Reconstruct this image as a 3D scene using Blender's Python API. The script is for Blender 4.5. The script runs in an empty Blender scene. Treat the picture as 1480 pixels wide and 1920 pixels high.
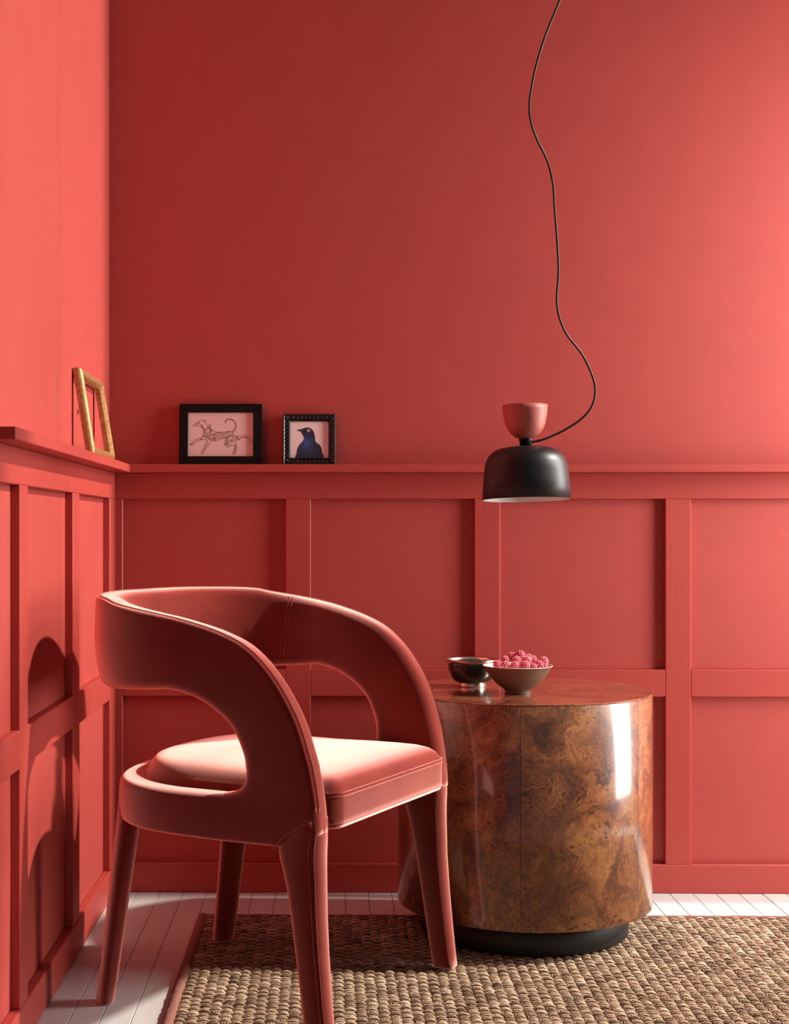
import bpy, bmesh, math, random
import numpy as np
from mathutils import Vector, Matrix

random.seed(7)
rng = np.random.default_rng(7)
S = bpy.context.scene
COL = S.collection
PI = math.pi

# ------------------------------------------------------------------ camera
cd = bpy.data.cameras.new('camera')
cam = bpy.data.objects.new('camera', cd)
COL.objects.link(cam)
F_PX = 2750.0
YAW = math.atan(0.012)
cam.location = (0, 0, 0.9)
cam.rotation_euler = (PI / 2, 0, YAW)
cd.sensor_width = 36.0
cd.lens = F_PX / 1920 * 36.0
cd.shift_x = (740 - 587) / 1920
cd.shift_y = 35 / 1920
cd.clip_start = 0.05
S.camera = cam

# ------------------------------------------------------------------ world, sun, window light, exposure
w = bpy.data.worlds.new('room_ambient')
S.world = w
w.use_nodes = True
bg = w.node_tree.nodes['Background']
bg.inputs[0].default_value = (0.78, 0.92, 1.0, 1)
bg.inputs[1].default_value = 0.15

SUN_EL = math.radians(37.5)
SUN_DY = 0.02
sd = bpy.data.lights.new('sun', 'SUN')
sd.energy = 4.2
sd.angle = math.radians(2.2)
sd.color = (1.0, 0.93, 0.84)
sun = bpy.data.objects.new('sun', sd)
COL.objects.link(sun)
d = Vector((-math.cos(SUN_EL), SUN_DY, -math.sin(SUN_EL)))
sun.rotation_euler = d.to_track_quat('-Z', 'Y').to_euler()
sun.location = (3, 3, 3)

ad = bpy.data.lights.new('window_light', 'AREA')
ad.shape = 'RECTANGLE'
ad.size = 0.60
ad.size_y = 1.9
ad.energy = 66
ad.color = (1.0, 0.96, 0.93)
area = bpy.data.objects.new('window_light', ad)
COL.objects.link(area)
area.location = (2.05, 3.10, 1.2)
area.rotation_euler = Vector((-1, 0.12, -0.26)).to_track_quat('-Z', 'Y').to_euler()

S.view_settings.view_transform = 'Standard'
S.view_settings.look = 'None'
S.view_settings.gamma = 1
S.view_settings.use_curve_mapping = False
S.view_settings.exposure = 0.0
S.cycles.use_denoising = True

# ------------------------------------------------------------------ helpers
def link(o, parent=None):
    COL.objects.link(o)
    if parent is not None:
        o.parent = parent
    return o


def mesh_obj(name, verts, faces, mat, parent=None, smooth=False):
    me = bpy.data.meshes.new(name)
    me.from_pydata([tuple(v) for v in verts], [], [tuple(f) for f in faces])
    me.materials.append(mat)
    if smooth:
        me.polygons.foreach_set('use_smooth', [True] * len(me.polygons))
    me.update()
    return link(bpy.data.objects.new(name, me), parent)


def bm_obj(name, bm, mat, parent=None, smooth=False):
    bmesh.ops.recalc_face_normals(bm, faces=bm.faces)
    me = bpy.data.meshes.new(name)
    bm.to_mesh(me)
    bm.free()
    me.materials.append(mat)
    if smooth:
        me.polygons.foreach_set('use_smooth', [True] * len(me.polygons))
    return link(bpy.data.objects.new(name, me), parent)


def box(name, lo, hi, mat, parent=None, bevel=0.0015, seg=1, origin=None):
    lo, hi = Vector(lo), Vector(hi)
    c = (lo + hi) / 2 if origin is None else Vector(origin)
    bm = bmesh.new()
    bmesh.ops.create_cube(bm, size=1)
    for v in bm.verts:
        v.co = Vector(((lo[i] + hi[i]) / 2 + v.co[i] * (hi[i] - lo[i]) for i in range(3))) - c
    if bevel:
        bmesh.ops.bevel(bm, geom=list(bm.edges), offset=bevel, segments=seg, affect='EDGES', profile=0.5)
    o = bm_obj(name, bm, mat, parent)
    o.location = c if parent is None else c - parent.location
    return o


def lathe(name, prof, mat, parent=None, seg=72, smooth=True, close=False, auto=True):
    """prof: list of (r, z); revolved about local Z."""
    bm = bmesh.new()
    rings = []
    for r, z in prof:
        if r < 1e-6:
            rings.append([bm.verts.new((0, 0, z))])
        else:
            rings.append([bm.verts.new((r * math.cos(2 * PI * k / seg), r * math.sin(2 * PI * k / seg), z)) for k in range(seg)])
    pairs = list(zip(rings[:-1], rings[1:]))
    if close:
        pairs.append((rings[-1], rings[0]))
    for a, b in pairs:
        for k in range(seg):
            k2 = (k + 1) % seg
            if len(a) == 1 and len(b) == 1:
                continue
            if len(a) == 1:
                bm.faces.new((a[0], b[k2], b[k]))
            elif len(b) == 1:
                bm.faces.new((a[k], a[k2], b[0]))
            else:
                bm.faces.new((a[k], a[k2], b[k2], b[k]))
    o = bm_obj(name, bm, mat, parent, smooth)
    return o


def catmull(pts, n):
    P = [Vector(p) for p in pts]
    P = [P[0] * 2 - P[1]] + P + [P[-1] * 2 - P[-2]]
    out = []
    for i in range(1, len(P) - 2):
        for k in range(n):
            t = k / n
            a, b, c, e = P[i - 1], P[i], P[i + 1], P[i + 2]
            out.append(0.5 * ((2 * b) + (c - a) * t + (2 * a - 5 * b + 4 * c - e) * t * t + (3 * b - a - 3 * c + e) * t ** 3))
    out.append(P[-2])
    return out


def tube_data(pts, r, seg=8, closed=False):
    pts = [Vector(p) for p in pts]
    n = len(pts)
    V, Fc = [], []
    nrm = None
    for i, p in enumerate(pts):
        if closed:
            t = (pts[(i + 1) % n] - pts[i - 1])
        else:
            t = pts[min(i + 1, n - 1)] - pts[max(i - 1, 0)]
        t.normalize()
        if nrm is None:
            nrm = t.orthogonal().normalized()
        nrm = (nrm - t * nrm.dot(t))
        if nrm.length < 1e-6:
            nrm = t.orthogonal()
        nrm.normalize()
        b = t.cross(nrm)
        rr = r[i] if hasattr(r, '__len__') else r
        for k in range(seg):
            a = 2 * PI * k / seg
            V.append(p + nrm * (rr * math.cos(a)) + b * (rr * math.sin(a)))
    m = n if closed else n - 1
    for i in range(m):
        for k in range(seg):
            j = (i + 1) % n
            Fc.append((i * seg + k, i * seg + (k + 1) % seg, j * seg + (k + 1) % seg, j * seg + k))
    if not closed:
        Fc.append(tuple(range(seg))[::-1])
        Fc.append(tuple((n - 1) * seg + k for k in range(seg)))
    return V, Fc


def tube(name, pts, r, mat, parent=None, seg=8, closed=False):
    V, Fc = tube_data(pts, r, seg, closed)
    return mesh_obj(name, V, Fc, mat, parent, smooth=True)


def tag(o, label, cat, group=None):
    o['label'] = label
    o['category'] = cat
    if group:
        o['group'] = group
    return o


def thing(name, label, cat, loc, group=None, rot=(0, 0, 0)):
    o = bpy.data.objects.new(name, None)
    o.empty_display_size = 0.05
    COL.objects.link(o)
    o.location = loc
    o.rotation_euler = rot
    return tag(o, label, cat, group)


def struct(o):
    o['kind'] = 'structure'
    return o

# ------------------------------------------------------------------ materials
def new_mat(name):
    m = bpy.data.materials.new(name)
    m.use_nodes = True
    nt = m.node_tree
    return m, nt, nt.nodes['Principled BSDF']


def simple(name, col, rough=0.5, metal=0.0, coat=0.0, spec=0.5):
    m, nt, b = new_mat(name)
    b.inputs['Base Color'].default_value = (*col, 1)
    b.inputs['Roughness'].default_value = rough
    b.inputs['Metallic'].default_value = metal
    b.inputs['Coat Weight'].default_value = coat
    b.inputs['Coat Roughness'].default_value = 0.05
    b.inputs['Specular IOR Level'].default_value = spec
    n = nt.nodes.new('ShaderNodeTexNoise')
    n.inputs['Scale'].default_value = 60
    n.inputs['Detail'].default_value = 3
    r = nt.nodes.new('ShaderNodeMapRange')
    r.inputs['To Min'].default_value = max(rough - 0.05, 0)
    r.inputs['To Max'].default_value = min(rough + 0.05, 1)
    nt.links.new(n.outputs['Fac'], r.inputs['Value'])
    nt.links.new(r.outputs[0], b.inputs['Roughness'])
    return m


def node(nt, t, **kw):
    n = nt.nodes.new(t)
    for k, v in kw.items():
        if k in n.inputs.keys():
            n.inputs[k].default_value = v
        else:
            setattr(n, k, v)
    return n


def ramp(nt, stops, interp='LINEAR'):
    r = nt.nodes.new('ShaderNodeValToRGB')
    r.color_ramp.interpolation = interp
    e = r.color_ramp.elements
    while len(e) < len(stops):
        e.new(0.5)
    for i, (p, c) in enumerate(stops):
        e[i].position = p
        e[i].color = (*c, 1)
    return r


def paint(name, col, rough, scale_vec, bump):
    m, nt, b = new_mat(name)
    tc = node(nt, 'ShaderNodeTexCoord')
    geo = node(nt, 'ShaderNodeNewGeometry')
    mp = node(nt, 'ShaderNodeMapping')
    mp.inputs['Scale'].default_value = scale_vec
    nt.links.new(geo.outputs['Position'], mp.inputs['Vector'])
    n = node(nt, 'ShaderNodeTexNoise', Scale=1.0, Detail=4.0, Roughness=0.6)
    nt.links.new(mp.outputs[0], n.inputs['Vector'])
    bp = node(nt, 'ShaderNodeBump', Strength=bump, Distance=0.002)
    nt.links.new(n.outputs['Fac'], bp.inputs['Height'])
    nt.links.new(bp.outputs[0], b.inputs['Normal'])
    r = ramp(nt, [(0.3, tuple(c * 0.96 for c in col)), (0.7, tuple(min(1, c * 1.03) for c in col))])
    nt.links.new(n.outputs['Fac'], r.inputs['Fac'])
    nt.links.new(r.outputs[0], b.inputs['Base Color'])
    b.inputs['Roughness'].default_value = rough
    return m

RED = (0.44, 0.056, 0.042)
M_WALL = paint('coral_wall_paint', RED, 0.62, (9, 9, 7), 0.05)
M_TRIM = paint('coral_trim_paint', RED, 0.48, (160, 160, 9), 0.12)
M_RAIL = paint('coral_rail_paint', RED, 0.48, (9, 9, 160), 0.12)
M_CEIL = paint('ceiling_paint', (0.75, 0.73, 0.70), 0.8, (9, 9, 9), 0.05)
M_FLOOR = paint('white_floor_paint', (0.66, 0.66, 0.63), 0.55, (40, 4, 40), 0.15)
M_FLOOR.node_tree.nodes['Principled BSDF'].inputs['Specular IOR Level'].default_value = 0.3
M_SUB = simple('dark_subfloor', (0.05, 0.035, 0.03), 0.9)


def velvet():
    m, nt, b = new_mat('coral_velvet')
    geo = node(nt, 'ShaderNodeNewGeometry')
    n1 = node(nt, 'ShaderNodeTexNoise', Scale=11.0, Detail=3.0, Roughness=0.5)
    n2 = node(nt, 'ShaderNodeTexNoise', Scale=900.0, Detail=2.0)
    nt.links.new(geo.outputs['Position'], n1.inputs['Vector'])
    nt.links.new(geo.outputs['Position'], n2.inputs['Vector'])
    mix = node(nt, 'ShaderNodeMath', operation='MULTIPLY_ADD')
    nt.links.new(n2.outputs['Fac'], mix.inputs[0])
    mix.inputs[1].default_value = 0.35
    nt.links.new(n1.outputs['Fac'], mix.inputs[2])
    r = ramp(nt, [(0.35, (0.11, 0.012, 0.009)), (0.95, (0.185, 0.024, 0.016))])
    nt.links.new(mix.outputs[0], r.inputs['Fac'])
    nt.links.new(r.outputs[0], b.inputs['Base Color'])
    b.inputs['Roughness'].default_value = 0.9
    b.inputs['Specular IOR Level'].default_value = 0.1
    sheen = node(nt, 'ShaderNodeBsdfSheen')
    sheen.distribution = 'ASHIKHMIN'
    sheen.inputs['Color'].default_value = (1.5, 0.75, 0.64, 1)
    sheen.inputs['Roughness'].default_value = 0.5
    adds = node(nt, 'ShaderNodeAddShader')
    nt.links.new(b.outputs[0], adds.inputs[0])
    nt.links.new(sheen.outputs[0], adds.inputs[1])
    out = [n for n in nt.nodes if n.type == 'OUTPUT_MATERIAL'][0]
    nt.links.new(adds.outputs[0], out.inputs['Surface'])
    bp = node(nt, 'ShaderNodeBump', Strength=0.25, Distance=0.001)
    nt.links.new(n2.outputs['Fac'], bp.inputs['Height'])
    nt.links.new(bp.outputs[0], b.inputs['Normal'])
    nt.links.new(bp.outputs[0], sheen.inputs['Normal'])
    return m

M_VELVET = velvet()
M_SEAM = M_VELVET
M_DUST = simple('black_dust_cover', (0.012, 0.01, 0.01), 0.9)


def burl(name, side):
    m, nt, b = new_mat(name)
    tc = node(nt, 'ShaderNodeTexCoord')
    geo = node(nt, 'ShaderNodeNewGeometry')
    oi = node(nt, 'ShaderNodeObjectInfo')
    off = node(nt, 'ShaderNodeVectorMath', operation='SCALE')
    off.inputs[0].default_value = (3.1, 5.7, 2.3)
    nt.links.new(oi.outputs['Random'], off.inputs['Scale'])
    add = node(nt, 'ShaderNodeVectorMath', operation='ADD')
    nt.links.new(geo.outputs['Position'], add.inputs[0])
    nt.links.new(off.outputs[0], add.inputs[1])
    # turbulent warp
    wn = node(nt, 'ShaderNodeTexNoise', Scale=9.0, Detail=4.0, Roughness=0.6)
    nt.links.new(add.outputs[0], wn.inputs['Vector'])
    ws = node(nt, 'ShaderNodeVectorMath', operation='SCALE')
    ws.inputs['Scale'].default_value = 0.16
    nt.links.new(wn.outputs['Color'], ws.inputs[0])
    wp = node(nt, 'ShaderNodeVectorMath', operation='ADD')
    nt.links.new(add.outputs[0], wp.inputs[0])
    nt.links.new(ws.outputs[0], wp.inputs[1])
    # cloudy figure
    n1 = node(nt, 'ShaderNodeTexNoise', Scale=8.0, Detail=9.0, Roughness=0.68, Distortion=1.0)
    nt.links.new(wp.outputs[0], n1.inputs['Vector'])
    # swirling grain lines
    n2 = node(nt, 'ShaderNodeTexNoise', Scale=30.0, Detail=3.0, Roughness=0.5, Distortion=2.2)
    nt.links.new(wp.outputs[0], n2.inputs['Vector'])
    mul = node(nt, 'ShaderNodeMath', operation='MULTIPLY')
    nt.links.new(n2.outputs['Fac'], mul.inputs[0])
    mul.inputs[1].default_value = 38.0
    sn = node(nt, 'ShaderNodeMath', operation='SINE')
    nt.links.new(mul.outputs[0], sn.inputs[0])
    mr = node(nt, 'ShaderNodeMapRange')
    mr.inputs['From Min'].default_value = -1
    mr.inputs['To Min'].default_value = -0.05
    mr.inputs['To Max'].default_value = 0.05
    nt.links.new(sn.outputs[0], mr.inputs['Value'])
    sm = node(nt, 'ShaderNodeMath', operation='ADD')
    nt.links.new(n1.outputs['Fac'], sm.inputs[0])
    nt.links.new(mr.outputs[0], sm.inputs[1])
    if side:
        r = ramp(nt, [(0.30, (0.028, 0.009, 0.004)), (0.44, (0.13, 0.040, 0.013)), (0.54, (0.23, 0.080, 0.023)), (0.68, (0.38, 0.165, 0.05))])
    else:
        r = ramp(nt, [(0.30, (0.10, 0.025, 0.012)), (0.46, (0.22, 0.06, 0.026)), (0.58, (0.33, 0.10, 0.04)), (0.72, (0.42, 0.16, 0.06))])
    nt.links.new(sm.outputs[0], r.inputs['Fac'])
    # clusters of little dark eyes
    vo = node(nt, 'ShaderNodeTexVoronoi', Scale=80.0)
    vo.feature = 'F1'
    wp2 = node(nt, 'ShaderNodeVectorMath', operation='SCALE')
    wp2.inputs['Scale'].default_value = 1.0
    nt.links.new(wp.outputs[0], wp2.inputs[0])
    nt.links.new(wp2.outputs[0], vo.inputs['Vector'])
    eye = ramp(nt, [(0.16, (1, 1, 1)), (0.38, (0, 0, 0))])
    nt.links.new(vo.outputs['Distance'], eye.inputs['Fac'])
    cl = node(nt, 'ShaderNodeTexNoise', Scale=13.0, Detail=3.0)
    nt.links.new(add.outputs[0], cl.inputs['Vector'])
    clr = ramp(nt, [(0.48, (0, 0, 0)), (0.56, (1, 1, 1))])
    nt.links.new(cl.outputs['Fac'], clr.inputs['Fac'])
    em = node(nt, 'ShaderNodeMath', operation='MULTIPLY')
    nt.links.new(eye.outputs[0], em.inputs[0])
    nt.links.new(clr.outputs[0], em.inputs[1])
    em2 = node(nt, 'ShaderNodeMath', operation='MULTIPLY')
    nt.links.new(em.outputs[0], em2.inputs[0])
    em2.inputs[1].default_value = 0.85
    mx = node(nt, 'ShaderNodeMix', data_type='RGBA')
    nt.links.new(em2.outputs[0], mx.inputs['Factor'])
    nt.links.new(r.outputs[0], mx.inputs['A'])
    mx.inputs['B'].default_value = (0.022, 0.007, 0.003, 1)
    # sooty dark patches
    dp = node(nt, 'ShaderNodeTexNoise', Scale=8.0, Detail=6.0, Roughness=0.7, Distortion=0.4)
    sh = node(nt, 'ShaderNodeVectorMath', operation='ADD')
    sh.inputs[1].default_value = (4.2, 1.1, 7.7)
    nt.links.new(add.outputs[0], sh.inputs[0])
    nt.links.new(sh.outputs[0], dp.inputs['Vector'])
    dr = ramp(nt, [(0.60, (0, 0, 0)), (0.74, (0.8, 0.8, 0.8))])
    nt.links.new(dp.outputs['Fac'], dr.inputs['Fac'])
    mx2 = node(nt, 'ShaderNodeMix', data_type='RGBA')
    nt.links.new(dr.outputs[0], mx2.inputs['Factor'])
    nt.links.new(mx.outputs['Result'], mx2.inputs['A'])
    mx2.inputs['B'].default_value = (0.03, 0.012, 0.006, 1)
    nt.links.new(mx2.outputs['Result'], b.inputs['Base Color'])
    b.inputs['Roughness'].default_value = 0.35
    b.inputs['Coat Weight'].default_value = 1.0
    b.inputs['Coat Roughness'].default_value = 0.11
    return m

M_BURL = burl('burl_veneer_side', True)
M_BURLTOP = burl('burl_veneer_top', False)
M_PLINTH = simple('matt_black_plinth', (0.012, 0.010, 0.009), 0.55)
M_BLACK = simple('satin_black_metal', (0.007, 0.0055, 0.006), 0.42)
M_CORD = simple('black_cord', (0.012, 0.008, 0.008), 0.35)
M_CUP = simple('satin_coral_metal', (0.48, 0.115, 0.085), 0.5)
M_WHITE = simple('white_enamel', (0.85, 0.80, 0.76), 0.5)
M_FRAME = simple('flat_black_frame', (0.006, 0.003, 0.003), 0.6, spec=0.2)
M_ORN = simple('glossy_black_carved_frame', (0.018, 0.013, 0.012), 0.3)
M_PAPER = simple('pale_pink_paper', (0.84, 0.62, 0.56), 0.8)
M_PAPER2 = simple('pale_paper', (0.88, 0.74, 0.70), 0.8)
M_INK = simple('dark_ink', (0.10, 0.025, 0.03), 0.8)
M_SILVER = simple('polished_silver', (0.82, 0.74, 0.66), 0.22, metal=1.0)
M_GREENBOWL = simple('dark_green_glaze', (0.010, 0.012, 0.007), 0.10, coat=0.6)
M_CUTOUT = simple('dark_inner_glaze', (0.02, 0.02, 0.012), 0.2, coat=0.4)
M_BROWN = simple('brown_stoneware', (0.16, 0.085, 0.048), 0.5)
M_CREAM = simple('pale_inner_glaze', (0.72, 0.58, 0.54), 0.4)
M_BRASS = simple('dark_brass', (0.18, 0.08, 0.04), 0.4, metal=0.8)


def gold():
    m, nt, b = new_mat('worn_gold_leaf')
    geo = node(nt, 'ShaderNodeNewGeometry')
    n = node(nt, 'ShaderNodeTexNoise', Scale=120.0, Detail=4.0)
    nt.links.new(geo.outputs['Position'], n.inputs['Vector'])
    r = ramp(nt, [(0.3, (0.36, 0.16, 0.06)), (0.7, (0.60, 0.36, 0.14))])
    nt.links.new(n.outputs['Fac'], r.inputs['Fac'])
    nt.links.new(r.outputs[0], b.inputs['Base Color'])
    b.inputs['Metallic'].default_value = 0.45
    b.inputs['Roughness'].default_value = 0.38
    return m

M_GOLD = gold()


def rasp():
    m, nt, b = new_mat('raspberry_skin')
    geo = node(nt, 'ShaderNodeNewGeometry')
    n = node(nt, 'ShaderNodeTexNoise', Scale=260.0, Detail=2.0)
    nt.links.new(geo.outputs['Position'], n.inputs['Vector'])
    r = ramp(nt, [(0.3, (0.62, 0.025, 0.06)), (0.75, (0.85, 0.26, 0.32))])
    nt.links.new(n.outputs['Fac'], r.inputs['Fac'])
    nt.links.new(r.outputs[0], b.inputs['Base Color'])
    b.inputs['Roughness'].default_value = 0.42
    b.inputs['Sheen Weight'].default_value = 0.5
    b.inputs['Sheen Tint'].default_value = (1, 0.8, 0.85, 1)
    b.inputs['Subsurface Weight'].default_value = 0.12
    b.inputs['Subsurface Radius'].default_value = (0.004, 0.001, 0.001)
    b.inputs['Subsurface Scale'].default_value = 0.5
    return m

M_RASP = rasp()


def jute():
    m, nt, b = new_mat('seagrass_strands')
    geo = node(nt, 'ShaderNodeNewGeometry')
    n = node(nt, 'ShaderNodeTexNoise', Scale=70.0, Detail=3.0)
    nt.links.new(geo.outputs['Position'], n.inputs['Vector'])
    at = node(nt, 'ShaderNodeAttribute')
    at.attribute_name = 'shade'
    ad_ = node(nt, 'ShaderNodeMath', operation='MULTIPLY_ADD')
    nt.links.new(n.outputs['Fac'], ad_.inputs[0])
    ad_.inputs[1].default_value = 0.5
    nt.links.new(at.outputs['Fac'], ad_.inputs[2])
    r = ramp(nt, [(0.25, (0.15, 0.085, 0.045)), (0.58, (0.47, 0.32, 0.20)), (0.92, (0.80, 0.64, 0.47))])
    nt.links.new(ad_.outputs[0], r.inputs['Fac'])
    nt.links.new(r.outputs[0], b.inputs['Base Color'])
    b.inputs['Roughness'].default_value = 0.7
    return m

M_JUTE = jute()
M_RUGBASE = simple('rug_backing', (0.085, 0.042, 0.022), 0.9)
M_BIND = simple('rug_binding', (0.26, 0.105, 0.075), 0.9)

# ------------------------------------------------------------------ setting
XL = -0.554          # left wall plane
YW = 3.665           # back wall plane
XR = 2.15            # how far the back wall runs to the right
ZC = 4.9             # ceiling height
YN = 1.75            # near end of the left wainscot
T = 0.0175           # how proud rails and stiles stand

wall_back = struct(box('wall_back', (XL - 0.12, YW, -0.05), (XR, YW + 0.12, ZC), M_WALL, bevel=0))
wall_left = struct(box('wall_left', (XL - 0.12, 0.9, -0.05), (XL, YW, ZC), M_WALL, bevel=0))
ceiling = struct(box('ceiling', (XL - 0.12, 0.9, ZC), (0.72, YW + 0.12, ZC + 0.06), M_CEIL, bevel=0))

def joined_boxes(name, boxes, mat):
    V, Fc = [], []
    for lo, hi in boxes:
        n = len(V)
        for x_ in (lo[0], hi[0]):
            for y_ in (lo[1], hi[1]):
                for z_ in (lo[2], hi[2]):
                    V.append((x_, y_, z_))
        Fc += [tuple(n + q for q in f) for f in ((0, 1, 3, 2), (4, 6, 7, 5), (0, 4, 5, 1), (2, 3, 7, 6), (0, 2, 6, 4), (1, 5, 7, 3))]
    return mesh_obj(name, V, Fc, mat)

# unseen right wall, added so its tall window opening bounds the sunlight
WY0, WY1, WZ0, WZ1 = 2.33, 3.52, 0.12, 4.75
struct(joined_boxes('wall_right_added', [((XR, 0.9, -0.05), (XR + 0.14, WY0, ZC)), ((XR, WY1, -0.05), (XR + 0.14, YW + 0.12, ZC)),
                                   ((XR, WY0, -0.05), (XR + 0.14, WY1, WZ0)), ((XR, WY0, WZ1), (XR + 0.14, WY1, ZC))], M_WALL))

ZB, ZM0, ZM1, ZP, ZS0, ZS1 = 0.072, 0.488, 0.555, 0.979, 1.0435, 1.0635


def wb(name, x0, x1, z0, z1, mat, t=T, b=0.0015):
    return box(name, (x0, YW - t, z0), (x1, YW - 0.0002, z1), mat, wall_back, bevel=b)

stiles_b = [(-0.539, -0.518), (-0.1115, -0.0491), (0.3578, 0.4213), (0.8309, 0.8942), (1.304, 1.367), (1.777, 1.84)]
for x0, x1 in stiles_b:
    wb('stile', x0, x1, ZB, ZP, M_TRIM)
wb('rail', XL + T, XR, ZP, ZS0, M_RAIL)
for (a0, a1), (b0, b1) in zip(stiles_b[:-1], stiles_b[1:]):
    wb('rail', a1, b0, ZM0, ZM1, M_RAIL)
    for z0, z1 in ((ZB, ZM0), (ZM1, ZP)):
        wb('panel', a1 + 0.0005, b0 - 0.0005, z0 + 0.0005, z1 - 0.0005, M_WALL, t=0.0008, b=0)


def wl(name, y0, y1, z0, z1, mat, t=T, b=0.0015):
    return box(name, (XL + 0.0002, y0, z0), (XL + t, y1, z1), mat, wall_left, bevel=b)

stiles_l = [(1.50, 1.565), (2.008, 2.076), (2.528, 2.594), (3.050, 3.128), (3.561, YW - 0.0005)]
for y0, y1 in stiles_l:
    wl('stile', y0, y1, ZB, ZP, M_TRIM)
wl('rail', 1.50, YW - 0.0005, ZP, ZS0, M_RAIL)
for (a0, a1), (b0, b1) in zip(stiles_l[:-1], stiles_l[1:]):
    wl('rail', a1, b0, ZM0, ZM1, M_RAIL)
    for z0, z1 in ((ZB, ZM0), (ZM1, ZP)):
        wl('panel', a1 + 0.0005, b0 - 0.0005, z0 + 0.0005, z1 - 0.0005, M_WALL, t=0.0008, b=0)

bb = struct(box('baseboard_back', (XL + T, YW - T - 0.0015, 0), (XR, YW, ZB), M_RAIL, bevel=0.002))
bl = struct(box('baseboard_left', (XL, 1.50, 0), (XL + T + 0.0015, YW, ZB), M_RAIL, bevel=0.002))
SP = 0.060
tr1 = struct(box('trim_1', (XL + 0.001, YW - SP, ZS0), (XR, YW, ZS1), M_RAIL, bevel=0.0015))
tr2 = struct(box('trim_2', (XL, 2.2945, ZS0), (XL + SP, YW - SP, ZS1), M_RAIL, bevel=0.0012))

floor = struct(box('floor', (XL - 0.12, 0.9, -0.06), (XR, YW + 0.12, -0.0185), M_SUB, bevel=0))
PW = 0.0575
bm = bmesh.new()
bmesh.ops.create_cube(bm, size=1)
for v in bm.verts:
    v.co = Vector((v.co.x * (PW - 0.0012), v.co.y * (YW - 0.95), v.co.z * 0.018))
bmesh.ops.bevel(bm, geom=list(bm.edges), offset=0.0008, segments=1, affect='EDGES')
pl0 = None
x = XL + 0.002 - 0.007
x = 0.0362 - PW * 11 + PW / 2
k = 0
while x < XR - 0.02:
    if x - PW / 2 > XL - 0.11:
        if pl0 is None:
            pl0 = bm_obj('plank', bm, M_FLOOR, floor)
            o = pl0
        else:
            o = pl0.copy()
            link(o)
            o.parent = floor
        o.location = Vector((x, (YW + 0.95) / 2, -0.009 + random.uniform(-0.0006, 0))) - floor.location
        o.rotation_euler = (0, random.uniform(-0.004, 0.004), 0)
    x += PW
    k += 1

# ------------------------------------------------------------------ rug
RX0, RX1, RY0, RY1 = -0.298, 1.75, 2.05, 3.405
rug = thing('woven_rug', 'flat woven brown seagrass rug under the velvet chair and the burl drum table', 'rug', (0.5, 2.8, 0))
base = box('backing', (RX0, RY0, 0.0003), (RX1, RY1, 0.0032), M_RUGBASE, rug, bevel=0.001)


def strand_weave():
    ux, uy = 0.0208, 0.0255
    nx = int((RX1 - RX0 - 0.02) / ux)
    ny = int((RY1 - RY0 - 0.008) / uy)
    prof = [(-1, 0.0), (-0.55, 0.70), (0, 1.0), (0.55, 0.70), (1, 0.0)]
    offs = []
    # arched strands lying along X: list of (dy, dz, r)
    verts, faces, shade = [], [], []
    SEG = 4
    for i in range(nx):
        for j in range(ny + 1):
            cx = RX0 + 0.012 + (i + 0.5) * ux
            cy = RY0 + 0.004 + (j + (0.5 if i % 2 else 0.0) + 0.25) * uy + 0.0010 * math.sin(i * 0.9)
            if cy > RY1 - 0.010:
                continue
            cx += random.gauss(0, 0.0008)
            cy += random.gauss(0, 0.0008)
            sh0 = random.gauss(0.28, 0.07)
            hw = 0.0150 * random.uniform(0.9, 1.1)
            for k, (dy, hz, rr) in enumerate(((-0.0068, 0.0048, 0.0013), (-0.0036, 0.0080, 0.0015), (-0.0004, 0.0094, 0.0015), (0.0030, 0.0082, 0.0014), (0.0062, 0.0050, 0.0013))):
                sh = sh0 + random.gauss(0, 0.09)
                rot = random.gauss(0.10, 0.09)
                hz2 = hz * random.uniform(0.9, 1.12)
                b0 = len(verts)
                for (px, pz) in prof:
                    xx = px * hw
                    cxk, cyk = cx + xx, cy + dy * (1 - 0.25 * abs(px)) + rot * xx
                    czk = 0.0012 + pz * hz2
                    r2 = rr * (1.0 if abs(px) < 0.9 else 0.55)
                    for s in range(SEG):
                        a = 2 * PI * s / SEG + k
                        verts.append((cxk, cyk + r2 * math.cos(a), czk + r2 * math.sin(a)))
                        shade.append(sh)
                for q in range(len(prof) - 1):
                    for s in range(SEG):
                        s2 = (s + 1) % SEG
                        faces.append((b0 + q * SEG + s, b0 + (q + 1) * SEG + s, b0 + (q + 1) * SEG + s2, b0 + q * SEG + s2))
            # little warp twists showing between the bumps
            for k in range(3):
                tx = cx + (k - 1) * 0.0052 + random.gauss(0, 0.0005)
                b0 = len(verts)
                sh = sh0 - 0.03 + random.gauss(0, 0.06)
                for (py, pz) in ((-0.0150, 0.0035), (-0.0115, 0.0052), (-0.0070, 0.0050)):
                    for s in range(4):
                        a = 2 * PI * s / 4 + 0.4
                        verts.append((tx + 0.0014 * math.cos(a), cy + py, pz + 0.0012 * math.sin(a)))
                        shade.append(sh)
                for q in range(2):
                    for s in range(4):
                        s2 = (s + 1) % 4
                        faces.append((b0 + q * 4 + s, b0 + q * 4 + s2, b0 + (q + 1) * 4 + s2, b0 + (q + 1) * 4 + s))
    me = bpy.data.meshes.new('weave')
    me.from_pydata(verts, [], faces)
    me.materials.append(M_JUTE)
    at = me.attributes.new('shade', 'FLOAT', 'POINT')
    at.data.foreach_set('value', shade)
    me.polygons.foreach_set('use_smooth', [True] * len(me.polygons))
    me.update()
    o = bpy.data.objects.new('weave', me)
    link(o, rug)
    o.location = -rug.location
    o['kind'] = 'stuff'
    return o

strand_weave()


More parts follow.
